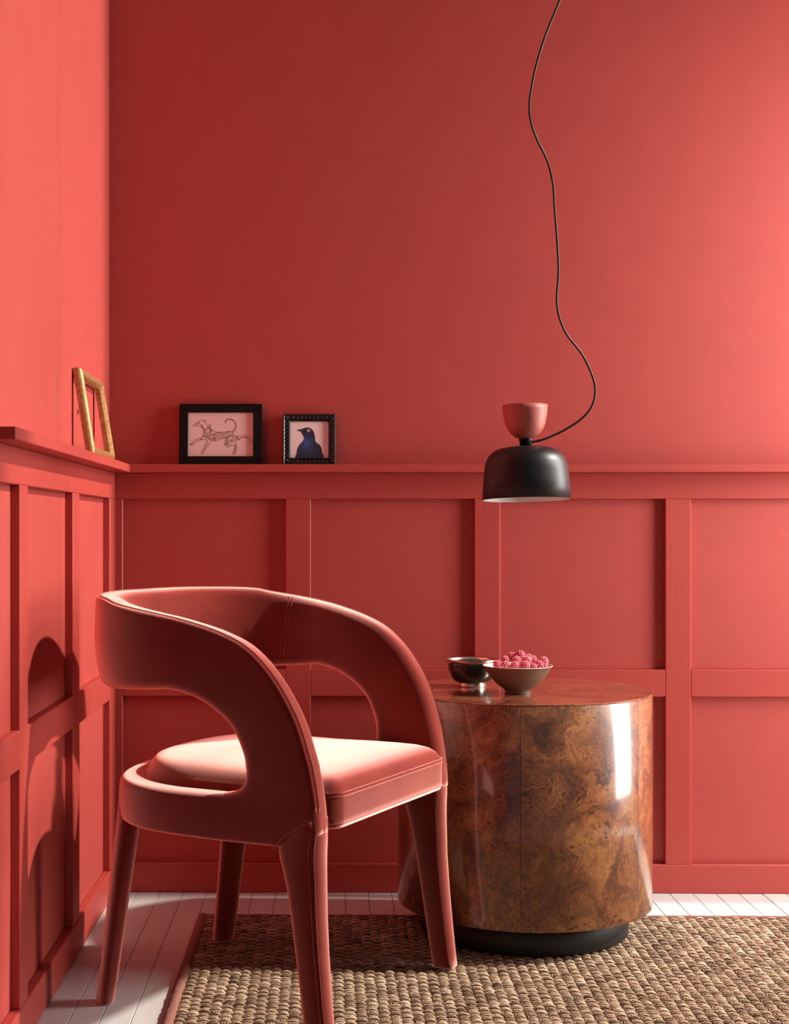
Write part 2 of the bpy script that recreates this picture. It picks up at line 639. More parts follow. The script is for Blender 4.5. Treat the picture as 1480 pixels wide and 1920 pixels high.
def binding(name, p0, p1, wdt, hgt):
    """soft cloth edging: a low rounded strip with a slightly uneven surface"""
    p0, p1 = Vector(p0), Vector(p1)
    n = 150
    dirv = (p1 - p0).normalized()
    side = Vector((dirv.y, -dirv.x, 0))
    V, Fc = [], []
    m = 9
    for i in range(n + 1):
        c = p0.lerp(p1, i / n)
        for k in range(m):
            a = PI * k / (m - 1)
            wob = random.uniform(-0.0007, 0.0007)
            V.append(c + side * (math.cos(a) * (wdt / 2 + wob)) + Vector((0, 0, math.sin(a) ** 0.7 * hgt + (wob if 0 < k < m - 1 else 0))) - rug.location)
    for i in range(n):
        for k in range(m - 1):
            Fc.append((i * m + k, i * m + k + 1, (i + 1) * m + k + 1, (i + 1) * m + k))
    return mesh_obj(name, V, Fc, M_BIND, rug, True)

b1 = binding('binding', (RX0 + 0.002, RY0, 0.0005), (RX0 + 0.002, RY1, 0.0005), 0.022, 0.0125)
b1['label'] = 'pinkish brown cloth edging along the left side'
b2 = binding('binding', (RX0, RY1 - 0.004, 0.0005), (RX1, RY1 - 0.004, 0.0005), 0.010, 0.0095)
b2['label'] = 'thin edging along the back'

# ------------------------------------------------------------------ chair
CO = Vector((-0.331, 2.9815, 0.0))
CF = Vector((0.8855, -0.4647, 0))
CL = Vector((0.4647, 0.8855, 0))
chair = thing('armchair', 'coral velvet open barrel armchair standing half on the rug in the corner', 'chair', CO)
# chair space (v forward, l to the far side, w up) -> local to the chair's Empty
def cp(v, l, w):
    return CF * v + CL * l + Vector((0, 0, w))

A_HALF = 0.290       # half width, outer
VC = 0.215           # where the rounded rear begins
B_REAR = 0.240       # depth of the rounded rear, outer, at the base
NEXP = 2.45


def sgnpow(a, p):
    return math.copysign(abs(a) ** p, a)

# outer plan curve, sampled; s = 0 at the rear centre, positive toward l > 0 (far side)
_half = []
for i in range(401):
    th = (PI / 2) * i / 400
    _half.append((VC - B_REAR * sgnpow(math.cos(th), 2 / NEXP), A_HALF * sgnpow(math.sin(th), 2 / NEXP)))
for i in range(1, 101):
    _half.append((VC + (0.56 - VC) * i / 100, A_HALF))
_s = [0.0]
for (a, b) in zip(_half[:-1], _half[1:]):
    _s.append(_s[-1] + math.hypot(b[0] - a[0], b[1] - a[1]))
_s = np.array(_s)
_hv = np.array([p[0] for p in _half])
_hl = np.array([p[1] for p in _half])


def s_of_v(v):
    return _s[400] + (v - VC)


def plan(s):
    """outer plan point and outward normal at signed arc length s"""
    a = abs(s)
    v = float(np.interp(a, _s, _hv))
    l = float(np.interp(a, _s, _hl))
    e = 0.006
    v1, l1 = float(np.interp(min(a + e, _s[-1]), _s, _hv)), float(np.interp(min(a + e, _s[-1]), _s, _hl))
    a0 = a - e
    v0, l0 = float(np.interp(abs(a0), _s, _hv)), float(np.interp(abs(a0), _s, _hl)) * (1 if a0 >= 0 else -1)
    tv, tl = v1 - v0, l1 - l0
    n = math.hypot(tv, tl)
    nv, nl = -tl / n, tv / n
    if s < 0:
        l, nl = -l, -nl
    return v, l, nv, nl


def smooth(x):
    x = max(0.0, min(1.0, x))
    return x * x * (3 - 2 * x)

TH = 0.052


def flare(s, w):
    """the back leans outward as it rises; fades away toward the front"""
    k = 1 - smooth((abs(s) - 0.20) / 0.42)
    return (0.046 * smooth((w - 0.40) / 0.30)) * (0.25 + 0.75 * k) - 0.004


def shell_pt(s, w, b, push=0.0):
    """b: depth from the outer face inward (0..TH)"""
    v, l, nv, nl = plan(s)
    off = flare(s, w) - b + push
    return cp(v + nv * off, l + nl * off, w)


def poly_half(anchors, segs):
    """anchors: list of polylines between matched anchor points; resample each by arc length"""
    out = []
    for pts, n in zip(anchors, segs):
        P = [Vector((p[0], p[1])) for p in pts]
        L = [0]
        for a, b in zip(P[:-1], P[1:]):
            L.append(L[-1] + (b - a).length)
        for k in range(n):
            t = L[-1] * k / n
            i = max(0, min(len(P) - 2, int(np.searchsorted(L, t, side='right')) - 1))
            u = (t - L[i]) / max(1e-9, L[i + 1] - L[i])
            out.append(P[i].lerp(P[i + 1], u))
    out.append(Vector(anchors[-1][-1]))
    return out


def sm(pts, n=8):
    return [(p.x, p.y) for p in catmull([(a, b, 0) for a, b in pts], n)]

sv = s_of_v
slot_pts = [
    [(0, 0.603), (0.15, 0.604), (0.28, 0.606), (sv(0.16), 0.612)],
    sm([(sv(0.16), 0.612), (sv(0.205), 0.614), (sv(0.265), 0.597), (sv(0.318), 0.560), (sv(0.344), 0.512), (sv(0.350), 0.478)]),
    sm([(sv(0.350), 0.478), (sv(0.345), 0.456), (sv(0.328), 0.441), (sv(0.300), 0.434)]),
    [(sv(0.300), 0.434), (sv(0.2), 0.434), (0.25, 0.438), (0, 0.442)],
]
outer_pts = [
    sm([(0, 0.780), (0.12, 0.780), (0.26, 0.776), (sv(0.09), 0.767), (sv(0.18), 0.752)]),
    sm([(sv(0.18), 0.752), (sv(0.236), 0.741), (sv(0.308), 0.721), (sv(0.365), 0.694), (sv(0.416), 0.645), (sv(0.459), 0.575), (sv(0.485), 0.496)]),
    sm([(sv(0.485), 0.496), (sv(0.494), 0.445), (sv(0.499), 0.392), (sv(0.496), 0.376), (sv(0.470), 0.362), (sv(0.430), 0.352)]),
    [(sv(0.430), 0.352), (sv(0.3), 0.350), (0.28, 0.353), (0, 0.356)],
]
segs = (34, 40, 20, 34)
hs, ho = poly_half(slot_pts, segs), poly_half(outer_pts, segs)
loop_s = hs + [Vector((-p.x, p.y)) for p in hs[-2:0:-1]]
loop_o = ho + [Vector((-p.x, p.y)) for p in ho[-2:0:-1]]


def section(L, rc_in, rc_out):
    """closed rounded-rectangle section: list of (a along 0..L, b depth 0..TH)"""
    pts = []
    def arc(ca, cb, r, a0, a1, n=5):
        for k in range(n + 1):
            t = a0 + (a1 - a0) * k / n
            pts.append((ca + r * math.cos(t), cb + r * math.sin(t)))
    r = rc_in
    ro = rc_out
    # start at outer face (b=0): slot side corner -> along outer face -> outer edge -> inner face
    arc(r, r, r, PI, 1.5 * PI)                       # slot edge, outer face
    for k in range(1, 6):
        pts.append((r + (L - r - ro) * k / 6, -0.0022 * math.sin(PI * k / 6)))
    arc(L - ro, ro, ro, 1.5 * PI, 2 * PI)            # outer edge, outer face
    arc(L - r, TH - r, r, 0, 0.5 * PI)
    for k in range(1, 6):
        pts.append((L - r - (L - 2 * r) * k / 6, TH + 0.002 * math.sin(PI * k / 6)))
    arc(r, TH - r, r, 0.5 * PI, PI)
    return pts

V, Fc = [], []
NS = None
for ps, po in zip(loop_s, loop_o):
    L = (po - ps).length
    sec = section(L, 0.021, 0.013)
    NS = len(sec)
    for a, b in sec:
        q = ps.lerp(po, a / L)
        V.append(shell_pt(q.x, q.y, b))
NL = len(loop_s)
for i in range(NL):
    j = (i + 1) % NL
    for k in range(NS):
        k2 = (k + 1) % NS
        Fc.append((i * NS + k, i * NS + k2, j * NS + k2, j * NS + k))
shell = mesh_obj('backrest', V, Fc, M_VELVET, chair, True)
bmx = bmesh.new(); bmx.from_mesh(shell.data); bmesh.ops.recalc_face_normals(bmx, faces=bmx.faces); bmx.to_mesh(shell.data); bmx.free()
shell.data.polygons.foreach_set('use_smooth', [True] * len(shell.data.polygons))

# double piping along the outer upper edge
def rim_line(b_s, inset, side=None):
    pts = []
    hp = ho[: segs[0] + segs[1] + 9]
    path = [Vector((-p.x, p.y)) for p in hp[:0:-1]] + hp
    for p in path:
        i = min(range(len(ho)), key=lambda q: abs(ho[q].x - abs(p.x)) + abs(ho[q].y - p.y))
        ps, po = hs[i], ho[i]
        L = (po - ps).length
        q = po.lerp(ps, inset / L)
        pts.append(shell_pt(math.copysign(q.x, p.x) if p.x else 0, q.y, b_s))
    return pts

tube('seam', rim_line(0.0030, 0.0030), 0.0008, M_SEAM, shell, 6)
tube('seam', rim_line(0.0098, -0.0004), 0.0008, M_SEAM, shell, 6)


def vseam(s0, w0, s1, w1, b):
    return [shell_pt(s0 + (s1 - s0) * k / 24, w0 + (w1 - w0) * k / 24, b) for k in range(25)]

# upright joint between the back panel and the arms, on the inside of the band
for sg in (1, -1):
    for ds in (0.0, 0.009):
        tube('seam', vseam(sg * (0.348 + ds), 0.759, sg * (0.325 + ds), 0.628, TH + 0.0014), 0.0009, M_SEAM, shell, 6)


# legs ---------------------------------------------------------------
def leg(rows, n=20, power=3.2):
    """rows: (w, v_centre, l_centre, half_a, half_b, angle) superellipse sections, top to bottom"""
    V, Fc = [], []
    for (w, v, l, ha, hb, ang) in rows:
        for k in range(n):
            t = 2 * PI * k / n
            a = ha * sgnpow(math.cos(t), 2 / power)
            b = hb * sgnpow(math.sin(t), 2 / power)
            V.append(cp(v + a * math.cos(ang) - b * math.sin(ang), l + a * math.sin(ang) + b * math.cos(ang), w))
    m = len(rows)
    for i in range(m - 1):
        for k in range(n):
            Fc.append((i * n + k, i * n + (k + 1) % n, (i + 1) * n + (k + 1) % n, (i + 1) * n + k))
    Fc.append(tuple(range(n)))
    Fc.append(tuple((m - 1) * n + k for k in range(n))[::-1])
    o = mesh_obj('leg', V, Fc, M_VELVET, chair, True)
    b_ = bmesh.new(); b_.from_mesh(o.data); bmesh.ops.recalc_face_normals(b_, faces=b_.faces); b_.to_mesh(o.data); b_.free()
    o.data.polygons.foreach_set('use_smooth', [True] * len(o.data.polygons))
    return o

ZR = 0.0136
for sg in (-1, 1):
    lc = sg * (A_HALF - TH / 2 - 0.003)
    rows = []
    for (w_, v0, v1, hb) in ((0.405, 0.455, 0.4985, 0.026), (0.385, 0.438, 0.4995, 0.027), (0.365, 0.424, 0.4995, 0.0275), (0.350, 0.4145, 0.4990, 0.0275),
                             (0.335, 0.4165, 0.4985, 0.0275), (0.315, 0.4230, 0.4985, 0.0272), (0.285, 0.4310, 0.4990, 0.0265), (0.24, 0.4395, 0.5000, 0.0255),
                             (0.17, 0.4500, 0.5045, 0.0240), (0.10, 0.4600, 0.5110, 0.0220), (0.04, 0.4690, 0.5175, 0.0205), (ZR + 0.004, 0.4735, 0.5205, 0.0195), (ZR, 0.476, 0.5185, 0.017)):
        rows.append((w_, (v0 + v1) / 2, lc + sg * 0.006 * smooth((0.34 - w_) / 0.34), (v1 - v0) / 2, hb, 0))
    fl = leg(rows)
    for t in (0.80, 1.15):       # double piping down the outer front corner
        tube('seam', catmull([cp(v + (ha + 0.0002) * math.cos(t) ** (2 / 3.2), l + sg * (hb + 0.0002) * math.sin(t) ** (2 / 3.2), w_) for (w_, v, l, ha, hb, an) in rows[1:-2]], 3), 0.0008, M_SEAM, fl, 6)
    zr = 0.0 if sg < 0 else ZR
    ang = sg * PI / 4 if sg > 0 else -PI / 4
    rows = []
    for k in range(9):
        t = k / 8
        w_ = 0.395 + (zr - 0.395) * t
        vv = 0.052 + (0.000 - 0.052) * t
        ll = sg * (0.200 + 0.013 * t)
        sc = 1 - 0.27 * t
        rows.append((w_, vv, ll, 0.0310 * sc, 0.0225 * sc, ang))
    w_, vv, ll, ha, hb, an = rows[-1]
    rows[-1] = (w_ + 0.004, vv, ll, ha, hb, an)
    rows.append((w_, vv, ll, ha - 0.003, hb - 0.003, an))
    leg(rows, power=2.6)

# seam where each front leg joins the shell
for sg in (-1, 1):
    arcp = [sv(0.486), sv(0.468), sv(0.448), sv(0.432), sv(0.420), sv(0.414)]
    arcw = [0.4005, 0.3935, 0.383, 0.371, 0.358, 0.3495]
    pts = catmull([shell_pt(sg * a, b, -0.0018) for a, b in zip(arcp, arcw)], 5)
    tube('seam', pts, 0.0011, M_SEAM, shell, 6)


# seat cushion ---------------------------------------------------------
def dplan(n, inset, vf, half, rc):
    """D-shaped plan: straight front at v = vf, sides at +-half, rounded rear following the shell, inset inward"""
    pts = []
    # rear superellipse from l=+half side round to -half
    a = half
    b = B_REAR - inset
    for i in range(61):
        th = PI * i / 60
        pts.append((VC - b * sgnpow(math.sin(th), 2 / NEXP) if i not in (0, 60) else VC, a * sgnpow(math.cos(th), 2 / NEXP)))
    for i in range(1, 12):
        pts.append((VC + (vf - rc - VC) * i / 12, -half))
    for i in range(9):
        t = PI / 2 * i / 8
        pts.append((vf - rc + rc * math.sin(t), -half + rc - rc * math.cos(t)))
    for i in range(1, 20):
        pts.append((vf, -half + rc + (2 * half - 2 * rc) * i / 20))
    for i in range(9):
        t = PI / 2 * i / 8
        pts.append((vf - rc + rc * math.cos(t), half - rc + rc * math.sin(t)))
    for i in range(1, 12):
        pts.append((vf - rc + (VC - vf + rc) * i / 12, half))
    return pts

HALF_IN = 0.236
VF = 0.512
outl = dplan(0, 0.049, VF, HALF_IN, 0.026)
cv = 0.235
V, Fc = [], []
# (inset from outline in metres, height)
prof = [(0.010, 0.380), (0.003, 0.383), (0.0, 0.389), (0.0, 0.400), (0.0, 0.434), (0.0006, 0.4425), (0.0026, 0.4450),
        (0.006, 0.4510), (0.012, 0.4585), (0.022, 0.4655), (0.040, 0.4710), (0.070, 0.4755), (0.11, 0.4795), (0.15, 0.482), (0.19, 0.4835)]
Np = len(outl)
for (ins, hh) in prof:
    for (v, l) in outl:
        dv, dl = v - cv, l
        dist = math.hypot(dv, dl)
        k = max(0.0, 1 - ins / min(dist, 0.30))
        # the cushion is fuller toward the rear
        rear = smooth((0.36 - v) / 0.36)
        hz = hh if hh < 0.4445 else hh + 0.006 * rear * min(1, ins / 0.02)
        V.append(cp(cv + dv * k, dl * k, hz))
V.append(cp(cv, 0, 0.4845))
for i in range(len(prof) - 1):
    for k in range(Np):
        k2 = (k + 1) % Np
        Fc.append((i * Np + k, i * Np + k2, (i + 1) * Np + k2, (i + 1) * Np + k))
top = len(V) - 1
for k in range(Np):
    Fc.append(((len(prof) - 1) * Np + k, (len(prof) - 1) * Np + (k + 1) % Np, top))
Fc.append(tuple(range(Np))[::-1])
cushion = mesh_obj('seat_cushion', V, Fc, M_VELVET, chair, True)
b_ = bmesh.new(); b_.from_mesh(cushion.data); bmesh.ops.recalc_face_normals(b_, faces=b_.faces); b_.to_mesh(cushion.data); b_.free()
cushion.data.polygons.foreach_set('use_smooth', [True] * len(cushion.data.polygons))
# stitched lines on the seat front
for (off, hh) in ((0.0004, 0.4445), (0.0006, 0.4375), (0.0007, 0.3905)):
    line = [(v + (off if v > VF - 0.031 else 0), l * 1.0008) for (v, l) in outl if v > VF - 0.0305]
    line.sort(key=lambda p: p[1])
    tube('seam', [cp(v, l, hh) for v, l in line], 0.0009, M_SEAM, cushion, 6)
# closed underside
und = dplan(0, 0.03, 0.44, 0.262, 0.03)
V = [cp(v, l, 0.366) for v, l in und] + [cp(v, l, 0.381) for v, l in und]
n_ = len(und)
Fc = [tuple(range(n_)), tuple(range(n_, 2 * n_))[::-1]] + [(k, (k + 1) % n_, n_ + (k + 1) % n_, n_ + k) for k in range(n_)]
uo = mesh_obj('underside_panel', V, Fc, M_DUST, chair)
uo['label'] = 'black dust cover under the seat'

# ------------------------------------------------------------------ drum table
TX, TY, TR, TZ0, TZ1 = 0.4325, 3.288, 0.2815, 0.0764, 0.5438
table = thing('drum_side_table', 'round glossy burl wood drum table on a recessed black base', 'side table', (TX, TY, ZR))
pl = lathe('plinth', [(0, 0.0), (0.228, 0.0), (0.230, 0.002), (0.230, TZ0 - ZR + 0.004), (0, TZ0 - ZR + 0.004)], M_PLINTH, table, 96, smooth=False)
for p in pl.data.polygons:
    p.use_smooth = abs(p.normal.z) < 0.5
NPAN = 6
gap = 0.0007
a_seam = math.radians(-90 - 8.8)
core = lathe('core', [(0, TZ0 - ZR + 0.004), (TR - 0.004, TZ0 - ZR + 0.004), (TR - 0.004, TZ1 - ZR - 0.006), (0, TZ1 - ZR - 0.006)], M_PLINTH, table, 96, smooth=False)
pan0 = None
for i in range(NPAN):
    if pan0 is None:
        bm = bmesh.new()
        n = 40
        span = 2 * PI / NPAN - gap / TR
        rows = []
        prof = [(TR - 0.0035, TZ0 - ZR), (TR - 0.001, TZ0 - ZR), (TR, TZ0 - ZR + 0.0015), (TR, TZ1 - ZR - 0.0042), (TR - 0.0008, TZ1 - ZR - 0.0034), (TR - 0.0035, TZ1 - ZR - 0.0034)]
        for k in range(n + 1):
            a = -span / 2 + span * k / n
            rows.append([bm.verts.new((r * math.cos(a), r * math.sin(a), z)) for r, z in prof])
        for k in range(n):
            for q in range(len(prof)):
                q2 = (q + 1) % len(prof)
                bm.faces.new((rows[k][q], rows[k + 1][q], rows[k + 1][q2], rows[k][q2]))
        for rw in (rows[0], rows[-1][::-1]):
            bm.faces.new([bm.verts.new(v.co) for v in rw])
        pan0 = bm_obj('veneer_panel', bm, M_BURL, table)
        for p in pan0.data.polygons:
            p.use_smooth = abs(p.normal.z) < 0.3 and len(p.vertices) == 4
        o = pan0
    else:
        o = pan0.copy()
        link(o)
        o.parent = table
    o.rotation_euler = (0, 0, a_seam + (i + 0.5) * 2 * PI / NPAN)
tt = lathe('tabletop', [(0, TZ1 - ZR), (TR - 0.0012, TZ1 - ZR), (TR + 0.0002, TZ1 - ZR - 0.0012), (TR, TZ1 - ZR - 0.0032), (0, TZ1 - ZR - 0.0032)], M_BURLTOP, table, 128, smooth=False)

# ------------------------------------------------------------------ bowls
bx, by = 0.3243, 3.357
bowl1 = thing('footed_bowl', 'dark green glossy bowl with a silver rim and silver foot on the drum table', 'bowl', (bx, by, TZ1))
k_ = 0.061 / 266
H1 = 0.0622
def h1(yz):
    return H1 - (yz - 190) * (H1 / 285)
op = [(0.0300, 0.0095), (150 * k_, h1(430)), (185 * k_, h1(408)), (212 * k_, h1(375)), (230 * k_, h1(330)), (240 * k_, h1(285)), (244 * k_, h1(240)), (247 * k_, h1(222))]
ip = [(r - 0.0025, z) for r, z in op[::-1][:-1]] + [(0.02, 0.016), (0, 0.0155)]
lathe('body', [(0, 0.0095)] + op + ip, M_GREENBOWL, bowl1)
rm = lathe('rim', [(246 * k_, h1(224)), (254 * k_, h1(206)), (266 * k_, h1(190)), (264 * k_, h1(184)), (256 * k_, h1(190)), (247 * k_, h1(206)), (240 * k_, h1(222))], M_SILVER, bowl1, close=True)
rm['label'] = 'silver rim'
ft = lathe('foot', [(0, 0), (0.0318, 0), (0.0325, 0.001), (0.0316, 0.005), (0.0318, 0.0088), (0.0310, 0.0098), (0, 0.0098)], M_SILVER, bowl1, smooth=True)
ft['label'] = 'silver foot ring'

b2x, b2y = 0.4100, 3.218
bowl2 = thing('stoneware_bowl', 'matt brown stoneware bowl full of raspberries on the drum table', 'bowl', (b2x, b2y, TZ1))
k2_ = 0.0761 / 345
H2 = 0.0605
def h2(yz):
    return H2 - (yz - 252) * (H2 / 291)
op = [(125 * k2_, 0.0), (127 * k2_, 0.001), (124 * k2_, h2(520)), (137 * k2_, h2(496)), (178 * k2_, h2(468)), (220 * k2_, h2(430)), (262 * k2_, h2(380)), (300 * k2_, h2(326)), (330 * k2_, h2(276)), (342 * k2_, h2(256))]
lip = [(345 * k2_, h2(252)), (343 * k2_, h2(247)), (338 * k2_, h2(250))]
FLOOR2 = 0.041
ip = [(326 * k2_, h2(272)), (298 * k2_, h2(312)), (0.055, FLOOR2 + 0.002), (0.045, FLOOR2), (0, FLOOR2 - 0.001)]
lathe('body', [(0, 0)] + op + lip[:1], M_BROWN, bowl2)
inn = lathe('glaze', lip + ip, M_CREAM, bowl2)
inn['label'] = 'pale glazed inside'


def berry_mesh():
    bm = bmesh.new()
    R = 0.0088
    rings = [(-58, 6), (-28, 10), (2, 12), (30, 11), (56, 8), (78, 4)]
    def drup(c, r):
        bmesh.ops.create_icosphere(bm, subdivisions=1, radius=r, matrix=Matrix.Translation(c))
    for ri, (lat, n) in enumerate(rings):
        la = math.radians(lat)
        for k in range(n):
            a = 2 * PI * (k + 0.5 * (ri % 2)) / n
            drup(Vector((R * math.cos(la) * math.cos(a), R * math.cos(la) * math.sin(a), R * 1.05 * math.sin(la))) * 0.86, 0.0024)
    bmesh.ops.create_icosphere(bm, subdivisions=2, radius=R * 0.9)
    me = bpy.data.meshes.new('raspberry')
    bm.to_mesh(me)
    bm.free()
    me.materials.append(M_RASP)
    me.polygons.foreach_set('use_smooth', [True] * len(me.polygons))
    return me

bme = berry_mesh()
berries = [
    # x, dy toward the back, z, scale, label
    (0.3632, -0.022, 0.6085, 0.95, 'raspberry at the left front of the heap, touching the empty pale inside of the bowl'),
    (0.3775, -0.043, 0.6085, 1.00, 'smooth bright raspberry second from the left in the front row'),
    (0.3830, 0.004, 0.6160, 0.95, 'pale frosted raspberry behind the front row on the left side of the heap'),
    (0.3985, -0.046, 0.6080, 1.02, 'raspberry third from the left in the front row of the bowl'),
    (0.3985, 0.014, 0.6235, 1.00, 'raspberry just left of the topmost one'),
    (0.4050, -0.018, 0.6170, 1.05, 'raspberry in the middle of the heap, above the front row'),
    (0.4167, 0.008, 0.6270, 1.05, 'topmost raspberry of the heap'),
    (0.4200, -0.046, 0.6090, 1.08, 'large raspberry at the centre of the front row with a smooth bright face'),
    (0.4283, -0.014, 0.6155, 1.05, 'raspberry right of the middle of the heap, leaning over the front row'),
    (0.4345, 0.016, 0.6195, 1.00, 'frosted raspberry just right of the topmost one'),
    (0.4385, -0.040, 0.6055, 0.85, 'small raspberry low in the front row, right of the large central one'),
    (0.4465, 0.022, 0.6165, 0.85, 'small raspberry at the back of the heap on the right'),
    (0.4530, -0.026, 0.6085, 1.05, 'raspberry with its hollow showing, at the right of the front row'),
    (0.4675, 0.006, 0.6125, 1.10, 'rightmost raspberry, apart from the heap against the bowl rim'),
    (0.4660, -0.022, 0.6040, 0.75, 'small pale raspberry low at the right rim, below the rightmost large one'),
]
for i, (x, dy, z, sc, lab) in enumerate(berries):
    o = bpy.data.objects.new('raspberry', bme)
    link(o)
    o.location = (x, b2y + dy, z)
    sc *= 1.08
    o.scale = (sc, sc, sc)
    o.rotation_euler = (random.uniform(0, 6), random.uniform(0, 6), random.uniform(0, 6))
    tag(o, lab, 'raspberry', 'raspberries in the brown bowl')
# lower berries that carry the heap
low = [(0.392, -0.030, 0.5955, 'third one from the left in the front row'), (0.412, -0.034, 0.5955, 'large central one of the front row, on its left'),
       (0.432, -0.028, 0.5955, 'large central one of the front row, on its right'), (0.384, -0.010, 0.5955, 'pale frosted one on the left'),
       (0.404, 0.000, 0.5960, 'middle one of the heap'), (0.424, 0.000, 0.5960, 'one leaning over the front row'), (0.444, -0.004, 0.5955, 'small one at the back right'),
       (0.396, 0.022, 0.5955, 'one just left of the topmost'), (0.416, 0.026, 0.5955, 'topmost one, at the back'), (0.436, 0.022, 0.5955, 'frosted one right of the topmost'),
       (0.410, 0.006, 0.6095, 'topmost one, second layer'), (0.428, 0.010, 0.6070, 'frosted one right of the topmost, second layer')]
for x, dy, z, what in low:
    o = bpy.data.objects.new('raspberry', bme)
    link(o)
    o.location = (x, b2y + dy, z)
    o.rotation_euler = (random.uniform(0, 6), random.uniform(0, 6), random.uniform(0, 6))
    tag(o, 'buried raspberry beneath the ' + what, 'raspberry', 'raspberries in the brown bowl')

# ------------------------------------------------------------------ pendant lamp
LY = 2.95                     # depth of the lamp
LS = LY / 3.30
LX, LZ = 0.4408 * LS, 0.9 + 0.0695 * LS
lamp = thing('pendant_lamp', 'black dome pendant lamp with a coral cup on top, on a wavy black cord', 'pendant lamp', (LX, LY, LZ))
tilt = bpy.data.objects.new('lamp_body', None)
lamp.rotation_euler = (math.radians(-2.4), math.radians(-0.8), 0)
COL.objects.unlink(tilt) if tilt.name in COL.objects else None
bpy.data.objects.remove(tilt)
s_ = 0.0002158 * LS
op = [(462, 0), (447, 190), (437, 300), (424, 380), (402, 436), (368, 480), (325, 512), (270, 534), (200, 547), (120, 553), (62, 555)]
op = [(r * s_, z * s_) for r, z in op]
sh = lathe('shade', op + [(r - 0.0012, z - 0.0012) for r, z in op[::-1]][:-1] + [(op[0][0] - 0.0012, 0.0)], M_BLACK, lamp, 96, close=True)
ip = [(r - 0.0014, z - 0.0014) for r, z in op[1:]]
il = lathe('lining', [(op[0][0] - 0.0013, 0.0002)] + ip + [(0, ip[-1][1])], M_WHITE, lamp, 96)
il['label'] = 'white inside of the shade'
ntop = 555 * s_
lathe('neck', [(0, ntop - 0.003), (62 * s_, ntop - 0.003), (62 * s_, ntop + 0.0115), (70 * s_, ntop + 0.0123), (71 * s_, ntop + 0.0153), (66 * s_, ntop + 0.0163), (0, ntop + 0.0163)], M_BLACK, lamp, 48)
cup0 = ntop + 0.0160
cpz = [(60, 0), (105, 16), (150, 52), (185, 100), (208, 155), (224, 225), (232, 290), (236, 347)]
cpp = [(r * s_, cup0 + z * s_) for r, z in cpz]
cu = lathe('cup', [(0, cup0)] + cpp + [(r - 0.0012, z) for r, z in cpp[::-1][:-1]] + [(0, cup0 + 0.004)], M_CUP, lamp, 80)
cu['label'] = 'coral metal cup'
lb = lathe('bulb', [(r * LS, z * LS) for r, z in ((0, 0.035), (0.018, 0.040), (0.026, 0.055), (0.026, 0.068), (0.018, 0.085), (0.011, 0.095), (0.011, 0.1175), (0, 0.1175))], M_WHITE, lamp, 32)
cpts = [(0.520, 3.30), (0.548, 2.75), (0.5500, 2.30), (0.5340, 2.150), (0.515, 2.0917), (0.4815, 2.008), (0.4588, 1.9302), (0.448, 1.8644), (0.4504, 1.8224), (0.4647, 1.7804), (0.4875, 1.7325), (0.5006, 1.6785), (0.5042, 1.6246), (0.509, 1.5647), (0.5126, 1.5048), (0.5126, 1.4689), (0.509, 1.421), (0.515, 1.3791), (0.5329, 1.3395), (0.5628, 1.3011), (0.5831, 1.2628), (0.595, 1.2233), (0.5902, 1.185), (0.5687, 1.1551), (0.5329, 1.1299), (0.4911, 1.1096), (0.4608, 1.1005), (0.4500, 1.0998)]
inv = Matrix.Translation(lamp.location) @ lamp.rotation_euler.to_matrix().to_4x4()
inv = inv.inverted()
cpts = [(x * LS, 0.9 + (z - 0.9) * LS) for x, z in cpts[1:]]
cpts = [(cpts[0][0], ZC)] + cpts
cpath = [inv @ p for p in catmull([(x, LY + 0.005, z) for x, z in cpts], 8)]
tube('cord', cpath, 0.0023, M_CORD, lamp, 10)
cn = lathe('canopy', [(0, 0), (0.05, 0), (0.05, -0.018), (0.012, -0.026), (0, -0.026)], M_BLACK, lamp, 40)
cn.matrix_local = inv @ Matrix.Translation((cpts[0][0], LY + 0.005, ZC))

# ------------------------------------------------------------------ pictures on the ledge
def frame_sides(parent, W, H, fw, dp, mat, name='frame', bevel=0.001, prof=None):
    """four mitred mouldings; frame lies in local XZ, front face toward -Y (y=0), back at y=dp; bottom centre at the origin"""
    if prof is None:
        prof = [(0, 0), (fw, 0), (fw, dp), (0, dp)]
    out = []
    corners = [(-W / 2, 0), (W / 2, 0), (W / 2, H), (-W / 2, H)]
    for i in range(4):
        a, b = Vector(corners[i]), Vector(corners[(i + 1) % 4])
        dirv = (b - a).normalized()
        inn = Vector((-dirv.y, dirv.x))
        bm = bmesh.new()
        A, B = [], []
        for (u, y) in prof:
            pa = a + inn * u + dirv * u
            pb = b + inn * u - dirv * u
            A.append(bm.verts.new((pa.x, y, pa.y)))
            B.append(bm.verts.new((pb.x, y, pb.y)))
        n = len(prof)
        for k in range(n):
            bm.faces.new((A[k], A[(k + 1) % n], B[(k + 1) % n], B[k]))
        bm.faces.new(A[::-1])
        bm.faces.new(B)
        if bevel:
            es = [e for e in bm.edges if abs((e.verts[0].co - e.verts[1].co).normalized().dot(Vector((dirv.x, 0, dirv.y)))) > 0.7]
            bmesh.ops.bevel(bm, geom=es, offset=bevel, segments=2, affect='EDGES')
        o = bm_obj(name, bm, mat, parent)
        out.append(o)
    return out


